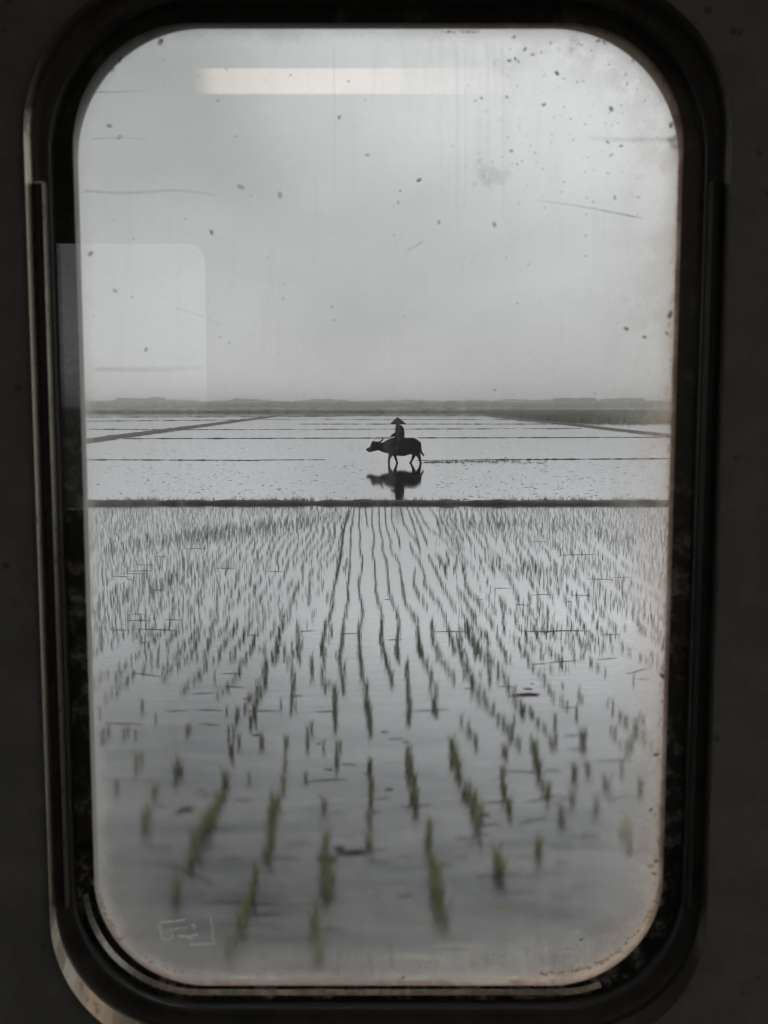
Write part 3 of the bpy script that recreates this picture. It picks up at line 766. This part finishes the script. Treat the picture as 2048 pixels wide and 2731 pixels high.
# rubber gasket behind the pane
bm = bmesh.new()
loft(bm, [rg(22, .8045), rg(4, .8045), rg(1.6, .8042), rg(.4, .8050), rg(0, .807), rg(1.0, .812), rg(40, .812), rg(47, .8725)])
gask = cpart('rubber_gasket', bm, M['gasket'], sm=True)
bm = bmesh.new()
P = rg(10.2, .8035); Pn = rg(11.2, .8035)
pr = [(7.6, .8046), (7.8, .8043), (11.6, .80215), (12.0, .8022), (12.3, .8046)]
seg_ = [rg(a, b)[69:108] for a, b in pr]
V = [[bm.verts.new(p) for p in q] for q in seg_]
for a, b in zip(V, V[1:]):
    for q in range(len(a)-1): bm.faces.new((a[q], b[q], b[q+1], a[q+1]))
cpart('steel_bead', bm, M['bead'], gask)

# glass
def glass_mats():
    k = NT('clear_glass')
    tr = k.n('ShaderNodeBsdfTransparent'); tr.inputs[0].default_value = (.985, .99, .985, 1)
    gl = k.n('ShaderNodeBsdfGlossy'); gl.inputs['Roughness'].default_value = 0
    clean = k.done(k.mixs(.08, tr.outputs[0], gl.outputs[0]))
    k = NT('dusty_glass'); v = k.coord('Object'); xyz = k.sep(v)
    tr = k.n('ShaderNodeBsdfTransparent'); tr.inputs[0].default_value = (.985, .99, .985, 1)
    gl = k.n('ShaderNodeBsdfGlossy'); gl.inputs['Roughness'].default_value = .0
    base = k.mixs(.08, tr.outputs[0], gl.outputs[0])
    # distance to the rounded edge of the clear glass
    cx, cz = (GX0+GX1)/2, (GZ0+GZ1)/2; hx, hz = (GX1-GX0)/2, (GZ1-GZ0)/2; r = .088
    ax = k.mth('ABSOLUTE', k.mth('SUBTRACT', xyz[0], cx)); az = k.mth('ABSOLUTE', k.mth('SUBTRACT', xyz[2], cz))
    qx = k.mth('MAXIMUM', k.mth('SUBTRACT', ax, hx-r), 0.0); qz = k.mth('MAXIMUM', k.mth('SUBTRACT', az, hz-r), 0.0)
    dist = k.mth('SUBTRACT', r, k.mth('SQRT', k.mth('ADD', k.mth('MULTIPLY', qx, qx), k.mth('MULTIPLY', qz, qz))))
    ng = k.noise(v, 24, 5, .65); nb = k.noise(v, 7, 4, .6); nd = k.noise(k.coord('Object', (1, 1, .12)), 60, 3, .6); nh = k.noise(v, 150, 3, .7)
    dd = k.mth('ADD', dist, k.mth('MULTIPLY', k.mth('SUBTRACT', ng, .5), .022))
    right = k.ramp(xyz[0], cx-.05, cx+.2); left = k.ramp(xyz[0], cx-.08, cx-.2); low = k.ramp(xyz[2], cz-.20, GZ0)
    # pale dust drawn up along the edges
    e1 = k.ramp(dd, .0, .016, 1, 0); e2 = k.ramp(dd, .0, .075, 1, 0)
    dust = k.mth('ADD', k.mth('MULTIPLY', e1, .34), k.mth('MULTIPLY', e2, k.mth('ADD', .09, k.mth('MULTIPLY', low, .10))))
    dust = k.mth('ADD', dust, k.mth('MULTIPLY', low, k.ramp(nb, .3, .7, .01, .05)))
    dust = k.mth('ADD', dust, k.mth('MULTIPLY', k.ramp(nd, .5, .75), k.ramp(nb, .35, .65, .03, .12)))
    dust = k.mth('ADD', dust, k.mth('MULTIPLY', k.ramp(nh, .5, .7), .03))
    dust = k.mth('ADD', dust, k.mth('MULTIPLY', k.mth('MULTIPLY', right, e2), k.ramp(ng, .4, .62, .08, .42)))
    inside = k.ramp(dist, -.0012, .0004)
    dust = k.mth('MULTIPLY', k.mth('MINIMUM', dust, .85), inside)
    # rusty grime hugging the gasket, heaviest at the right and lower corners
    gr = k.mth('MULTIPLY', k.ramp(k.mth('ADD', dist, k.mth('MULTIPLY', k.mth('SUBTRACT', ng, .5), .014)), .0005, .0050, 1, 0), k.mth('ADD', .05, k.mth('MULTIPLY', k.mth('MAXIMUM', right, low), .62)))
    gr = k.mth('MULTIPLY', k.mth('MULTIPLY', gr, inside), k.ramp(nh, .3, .6, .35, .9))
    warm = k.mth('MULTIPLY', k.mth('MAXIMUM', right, k.mth('MULTIPLY', low, .55)), k.ramp(dd, .0, .045, 1, .1))
    dcol = k.mix(warm, (.94, .96, .92), (.95, .77, .63))
    t1 = k.n('ShaderNodeBsdfTranslucent'); k.set(t1.inputs[0], dcol)
    d1 = k.n('ShaderNodeBsdfDiffuse'); k.set(d1.inputs[0], k.mix(.5, dcol, (.4,.4,.38)))
    dsh = k.mixs(.12, t1.outputs[0], d1.outputs[0])
    t2 = k.n('ShaderNodeBsdfTranslucent'); k.set(t2.inputs[0], k.mix(nh, (.36,.20,.12), (.24,.13,.08)))
    s = k.mixs(dust, base, dsh); s = k.mixs(gr, s, t2.outputs[0])
    return clean, k.done(s)
gc, gd = glass_mats()
bm = bmesh.new()
fr_, bk_ = rg(16.1, .7975), rg(16.1, .8020)
V0 = [bm.verts.new(p) for p in fr_]; V1 = [bm.verts.new(p) for p in bk_]
f0 = bm.faces.new(V0); f1 = bm.faces.new(V1[::-1]); f0.material_index = 1
n = len(V0)
for q in range(n): bm.faces.new((V0[q], V0[(q+1) % n], V1[(q+1) % n], V1[q]))
pane = cpart('glass_pane', bm, [gc, gd]); pane.data.polygons[0].material_index = 1

# dried-on specks, smears and scratches (thickness of the dirt kept as a vertex attribute)
def film(name, col, kind, parent=pane):
    k = NT(name); a = k.n('ShaderNodeAttribute', attribute_name='thickness')
    tr = k.n('ShaderNodeBsdfTransparent')
    v = k.coord('Object'); nz = k.ramp(k.noise(v, 500, 3, .7), .3, .6, .55, 1)
    b = k.n('ShaderNodeBsdfTranslucent' if kind == 't' else 'ShaderNodeBsdfDiffuse'); k.set(b.inputs[0], col)
    return k.done(k.mixs(k.mth('MULTIPLY', a.outputs['Fac'], nz), tr.outputs[0], b.outputs[0]))
class Film:
    def __init__(s): s.v, s.f, s.a = [], [], []
    def blob(s, px, py, rx, rz=None, a=1.0, seed=0):
        rz = rz or rx; x, z = wallp(px, py, .797); rn = random.Random(seed or int(px*7+py*13)); c = len(s.v)
        s.v.append((x, .7970, z)); s.a.append(a); K = 14; ph = rn.random()*6
        for ri, (q, al) in enumerate(((.5, .85), (1.0, 0.0))):
            for j in range(K):
                t = j*6.2832/K; w = 1+.25*math.sin(2*t+ph)+rn.uniform(-.12, .12)
                s.v.append((x+math.cos(t)*rx*q*w*MM, .7970, z+math.sin(t)*rz*q*w*MM)); s.a.append(a*al)
        for j in range(K):
            s.f.append((c, c+1+j, c+1+(j+1) % K)); s.f.append((c+1+j, c+1+K+j, c+1+K+(j+1) % K, c+1+(j+1) % K))
    def stroke(s, pts, w, a):
        P = [wallp(px, py, .797) for px, py in pts]; P = spline([(p[0], .7970, p[1]) for p in P], 4); n = len(P)
        for i, p in enumerate(P):
            d = (P[min(i+1, n-1)]-P[max(i-1, 0)]).normalized(); q = Vector((-d.z, 0, d.x)); t = i/(n-1)
            al = (a[0]*(1-t)+a[1]*t)*(0 if i in (0, n-1) else 1)
            c = len(s.v)
            for m_, aa in ((-1, 0), (0, al), (1, 0)):
                s.v.append(tuple(p+q*m_*w*MM)); s.a.append(aa)
            if i: s.f += [(c-3, c-2, c+1, c), (c-2, c-1, c+2, c+1)]
    def build(s, name, mat, label=None):
        me = mesh_from(name, s.v, s.f); at = me.attributes.new('thickness', 'FLOAT', 'POINT'); at.data.foreach_set('value', s.a)
        o = cpart(name, me, mat, pane)
        if label: o['label'] = label
        return o
K = 1.2346
rn = random.Random(3)
fs_ = Film()
for x, y, r, a in ((347,90,2.6,.75),(259,130,2,.6),(244,150,2,.4),(236,272,2,.6),(258,297,2,.5),(457,502,1.9,.75),(905,389,1.9,.8),(733,253,1.7,.55),(1320,235,2.1,.95),(1203,158,1.9,.9),(1100,131,1.6,.7),(1113,127,1.5,.6),
        (1120,133,1.3,.6),(1175,226,1.7,.7),(1068,485,1.9,.6),(1353,710,2.0,.75),(1392,728,1.7,.6),(1255,2030,1.7,.95),(195,548,2.2,.7),(248,628,2,.4),(315,755,1.8,.6),(1134,106,1.7,.6),(1150,118,1.6,.5),(1040,212,1.4,.5),
        (1104,326,1.6,.6),(1095,210,1.4,.5),(1110,80,1.6,.6),(1368,130,1.6,.5),(1313,307,1.7,.5),(1342,315,1.6,.5),(1320,335,1.6,.5),(1328,427,1.6,.5),(948,480,1.6,.5),(1292,88,1.7,.6),(1305,92,1.7,.55),(860,437,1.4,.4),
        (793,335,1.8,.4),(520,404,2.6,.4),(605,421,2.4,.45),(1450,270,2.4,.7),(1447,680,2.8,.8),(1440,720,1.8,.5),(1430,1460,2.6,.8),(1418,1630,2.4,.7),(1406,1750,2.0,.7),(1417,1860,2.2,.7),(1355,180,1.5,.4),(1190,93,1.4,.5)):
    fs_.blob(x*K, y*K, r*1.12, None, min(1, a*1.25))
for i in range(210):
    if i < 120: x, y = rn.gauss(1270, 130), abs(rn.gauss(60, 190))+70
    else: x, y = rn.uniform(200, 1440), rn.uniform(90, 860)
    if x > 1440: continue
    fs_.blob(x*K, y*K, rn.uniform(.5, 1.3), None, rn.uniform(.15, .65), i+1)
for i in range(26): fs_.blob((1062+rn.gauss(0, 22))*K, (380+rn.gauss(0, 17))*K, rn.uniform(1.2, 3), None, rn.uniform(.08, .2), 500+i)
for i in range(10): fs_.blob((1040+rn.gauss(0, 60))*K, (235+rn.gauss(0, 14))*K, rn.uniform(1.2, 3), None, rn.uniform(.06, .15), 600+i)
fs_.blob(1062*K, 378*K, 13, 9, .20)
fs_.stroke([(215,508),(330,515),(470,508),(580,521)], 1.5, (.42,.14))
fs_.stroke([(250,245),(320,245),(420,238)], 1.0, (.5,.05)); fs_.stroke([(240,371),(320,367),(400,372)], .9, (.3,.1))
fs_.stroke([(1420,533),(1560,552),(1720,584)], .9, (.05,.75)); fs_.stroke([(1080,672),(1135,640)], 1.1, (.2,.35))
fs_.stroke([(240,984),(400,986),(560,980)], 2.6, (.25,.05)); fs_.stroke([(450,815),(530,840),(600,870)], .5, (.25,.1))
fs_.stroke([(1515,108),(1548,107)], .8, (.55,.5)); fs_.stroke([(1518,117),(1555,117)], .8, (.4,.5)); fs_.stroke([(1516,128),(1540,131)], .8, (.5,.4))
fs_.stroke([(1560,365),(1640,372),(1780,372),(1800,370)], 3.0, (.05,.45))
for x in (1218, 1240, 1300, 1340, 890): fs_.stroke([(x, 110), (x+2, 300), (x+1, rn.uniform(520, 760))], rn.uniform(1, 2.2), (.12, .05))
for i in range(34):
    x = rn.uniform(640, 1560); y = rn.uniform(2545, 2590); fs_.stroke([(x, y-rn.uniform(10, 45)), (x+rn.uniform(-3, 3), y), (x+rn.uniform(-3, 3), y+rn.uniform(4, 16))], rn.uniform(.8, 2.4), (.06, rn.uniform(.10, .26)))
fs_.build('grime', film('grime', (.07,.06,.05), 't'), 'dark dried specks, smears and scratches on the glass')
fr2 = Film()
def edge_blob(px, py, rx, rz, a): fr2.blob(px, py, rx, rz, a)
for i in range(60):
    t = rn.random(); px = 1440+320*t; py = 2603 - 12*t - 200*t**3.2
    edge_blob(px+rn.gauss(0, 3)-2, py-rn.uniform(2, 14), rn.uniform(1, 3.2), rn.uniform(.8, 2.2), rn.uniform(.3, .8))
for i in range(60):
    py = rn.uniform(700, 2450); px = 1808 - (py-500)*.0268 - rn.uniform(3, 18); edge_blob(px, py, rn.uniform(.8, 2), rn.uniform(1, 3.5), rn.uniform(.15, .5))
for i in range(26): edge_blob(rn.uniform(1170, 1275), 83+rn.random()*4, rn.uniform(1, 2), rn.uniform(.5, 1.1), rn.uniform(.4, .8))
for i in range(22):
    t = rn.random(); a = R(185+75*t); edge_blob(540+(290-rn.uniform(6, 14))*math.cos(a), 2330-(278-rn.uniform(6, 14))*math.sin(a), rn.uniform(1.5, 3), rn.uniform(1.5, 3), rn.uniform(.15, .45))
for px, py, r, a in ((1735, 2310, 3, .7), (1745, 2330, 2.4, .8), (1075, 2613-6, 2.2, .7), (1513, 2530, 1.6, .4), (1795, 372, 4, .7), (1788, 375, 3, .6), (1800, 390, 4, .5)): edge_blob(px, py, r, r, a)
fr2.build('rust_stain', film('rust_stain', (.26,.12,.06), 't'), 'brown rust stains crusted along the right and lower edges of the glass')
et = Film(); z5 = lambda l: [(400+a*.2411, 2400+b*.2411) for a, b in l]
for l, w, a in (([(95,262),(170,242),(300,232),(405,212)], .75, .5), ([(105,262),(118,340),(140,428),(245,436)], .7, .42), ([(245,436),(246,335),(150,350)], .6, .35), ([(130,400),(150,380),(240,385)], .6, .25), ([(255,322),(340,315),(425,300)], .8, .42),
        ([(455,300),(480,275),(500,305),(470,312)], .8, .42), ([(305,392),(430,408),(480,390),(545,383)], .9, .5), ([(430,432),(480,428)], .7, .4), ([(430,492),(560,488),(745,484)], .8, .45), ([(668,180),(680,240),(694,330),(700,480)], .6, .38), ([(690,380),(735,384)], .5, .25)):
    et.stroke(z5(l), w*2.4, (a*.85, a*.7))
et.build('etched_mark', film('etched_glass', (.80,.84,.76), 't'), 'pale worn glazing mark of short strokes etched low on the left of the glass')

# thin clear layer added in place of motion blur, rougher towards the sill
k = NT('blur_film'); z = k.sep(k.coord('Object'))[2]
rf = k.n('ShaderNodeBsdfRefraction'); rf.inputs['IOR'].default_value = 1.4; rf.inputs[0].default_value = (1, 1, 1, 1)
sm_ = k.noise(k.coord('Object'), 9, 3, .5)
k.set(rf.inputs['Roughness'], k.mth('MULTIPLY', k.ramp(k.mth('ADD', z, k.mth('MULTIPLY', k.mth('SUBTRACT', sm_, .5), .04)), H-.03, H-.37, .0, .072), k.ramp(sm_, .3, .7, .75, 1.1)))
grm = k.done(rf.outputs[0])
bm = bmesh.new()
def clipz(r_, zt):
    out = []
    for a, b in zip(r_, r_[1:]+r_[:1]):
        if a[2] <= zt: out.append(a)
        if (a[2] <= zt) != (b[2] <= zt):
            t = (zt-a[2])/(b[2]-a[2]); out.append((a[0]+(b[0]-a[0])*t, a[1], zt))
    return out
A_, B_ = clipz(rg(14.5, .7962), H-.09), clipz(rg(14.5, .7966), H-.09)
VA = [bm.verts.new(p) for p in A_]; VB = [bm.verts.new(p) for p in B_]
bm.faces.new(VA); bm.faces.new(VB[::-1])
for q in range(len(VA)): bm.faces.new((VA[q], VB[q], VB[(q+1) % len(VA)], VA[(q+1) % len(VA)]))
bmesh.ops.recalc_face_normals(bm, faces=bm.faces[:])
cpart('blur_layer', bm, grm, pane)

# rest of the carriage interior behind the viewer
bm = bmesh.new(); Yo = -1.90
segs = [(-3, -1.42, None), (-1.42, -.46, (-1.30, -.585, H-.35, H+.535, .075)), (-.46, .98, None), (.98, 1.9, (1.08, 1.80, H-.35, H+.535, .075)), (1.9, 3, (2.05, 2.75, H-.35, H+.535, .075))]
segs[0] = (-3, -1.42, (-2.6, -1.75, H-.35, H+.535, .075))
for x0, x1, hole in segs:
    if hole:
        a = ringpts(x0, x1, 1.7, 4.25, .002, .002, Yo); b = ringpts(hole[0], hole[1], hole[2], hole[3], hole[4], hole[4], Yo); c = ringpts(hole[0], hole[1], hole[2], hole[3], hole[4], hole[4], Yo-.07)
        loft(bm, [a, b, c])
    else: bm.faces.new([bm.verts.new(p) for p in ((x0, Yo, 1.7), (x1, Yo, 1.7), (x1, Yo, 4.25), (x0, Yo, 4.25))])
cpart('opposite_wall', bm, M['ceil'])
bm = bmesh.new(); box(bm, -3.02, 3.02, Yo-.08, .874, 4.25, 4.30); cpart('ceiling', bm, M['ceil'])
bm = bmesh.new(); box(bm, -3.02, 3.02, Yo-.08, .874, 1.64, 1.70); cpart('floor', bm, M['blackplastic'])
bm = bmesh.new(); box(bm, -3.05, -3.0, Yo-.08, .874, 1.70, 4.25); cpart('end_wall', bm, M['ceil'])
bm = bmesh.new(); yz = lambda r_, x: [(x, p[0], p[2]) for p in r_]
loft(bm, [yz(ringpts(Yo-.08, .874, 1.70, 4.25, .002, .002, 0), 3.0), yz(ringpts(-.9, .62, 2.95, 3.95, .08, .08, 0), 3.0), yz(ringpts(-.9, .62, 2.95, 3.95, .08, .08, 0), 3.05)])  # unseen opening added so the left trim line has brightness to reflect
cpart('end_wall', bm, M['ceil'])
# strip lamp whose reflection lies across the top of the glass
def lampmat(x0, x1, st):
    k = NT('lamp_diffuser'); x = k.sep(k.geo())[0]
    f = k.mth('MULTIPLY', k.ramp(x, x0, x0+.075), k.ramp(x, x0+(x1-x0)*.35, x1, 1, .0))
    e = k.n('ShaderNodeEmission'); e.inputs[0].default_value = (1, .78, .60, 1); k.set(e.inputs[1], k.mth('MULTIPLY', f, st)); return k.done(e.outputs[0])
L = D + 2.12
xa, xb = (530-CX)/F*L, (1440-CX)/F*L; zc = H + math.tan(math.atan((1365.5-217)/F) - TH)*L
bm = bmesh.new(); box(bm, xa, xb, .8-2.12-.02, .8-2.12+.02, zc-.027, zc+.027)
lamp = empty('strip_lamp', (0, .8-2.12, 4.25)); tag(lamp, 'long warm strip lamp whose glow is mirrored across the top of the glass', 'lamp')
o = obj('lamp_diffuser', bm, lampmat(xa, xb, 2.0)); o.parent = lamp; o.matrix_parent_inverse = lamp.matrix_basis.inverted()
bm = bmesh.new(); box(bm, xa-.04, xb+.04, .8-2.12-.045, .8-2.12+.018, zc+.0275, 4.2495); box(bm, xa-.04, xb+.04, .8-2.12-.045, .8-2.12-.0205, zc-.027, zc+.0275)
o = obj('lamp_housing', bm, M['blackplastic']); o.parent = lamp; o.matrix_parent_inverse = lamp.matrix_basis.inverted()

# unseen fill lamp, added to put the warm shine on the lower left trim
bm = bmesh.new(); box(bm, 1.15, 2.45, -1.0, -.9, 4.17, 4.2095)
fill_lamp = empty('strip_lamp', (1.8, -.95, 4.25)); tag(fill_lamp, 'unseen warm lamp added on the carriage ceiling to brighten the window trim', 'lamp')
k = NT('fill_lamp_diffuser'); e = k.n('ShaderNodeEmission'); e.inputs[0].default_value = (1, .80, .60, 1); e.inputs[1].default_value = 5.0
o = obj('lamp_diffuser', bm, k.done(e.outputs[0])); o.parent = fill_lamp; o.matrix_parent_inverse = fill_lamp.matrix_basis.inverted()
bm = bmesh.new(); box(bm, 1.12, 2.48, -1.03, -.87, 4.21, 4.2495)
o = obj('lamp_housing', bm, M['blackplastic']); o.parent = fill_lamp; o.matrix_parent_inverse = fill_lamp.matrix_basis.inverted()

# ------------------------------------------------------------------ haze
bm = bmesh.new(); box(bm, -3395, 3395, -3395, 3395, -1.2, 24)
k = NT('haze'); pv = k.n('ShaderNodeVolumePrincipled'); pv.inputs['Color'].default_value = (.93,.94,.95,1); pv.inputs['Density'].default_value = .0005; pv.inputs['Anisotropy'].default_value = .35
k.t.links.new(pv.outputs[0], k.out.inputs['Volume'])
hz = obj('haze', bm, k.m); tag(hz, 'pale even haze hanging over the flooded fields', 'haze', kind='stuff')

# ------------------------------------------------------------------ camera and render
cam = bpy.data.cameras.new('camera'); co = bpy.data.objects.new('camera', cam); C.objects.link(co); sc.camera = co
co.location = (0, 0, H); co.rotation_euler = (math.pi/2-TH, 0, 0)
cam.sensor_fit = 'VERTICAL'; cam.sensor_height = 36; cam.lens = F/2731*36; cam.clip_start = .02; cam.clip_end = 9000
cam.dof.use_dof = True; cam.dof.focus_distance = 50; cam.dof.aperture_fstop = 20
sc.render.engine = 'CYCLES'
sc.cycles.use_denoising = True
sc.cycles.max_bounces = 10; sc.cycles.volume_bounces = 3; sc.cycles.transparent_max_bounces = 24; sc.cycles.caustics_reflective = False
sc.view_settings.view_transform = 'Standard'; sc.view_settings.look = 'None'; sc.view_settings.exposure = 0; sc.view_settings.gamma = 1
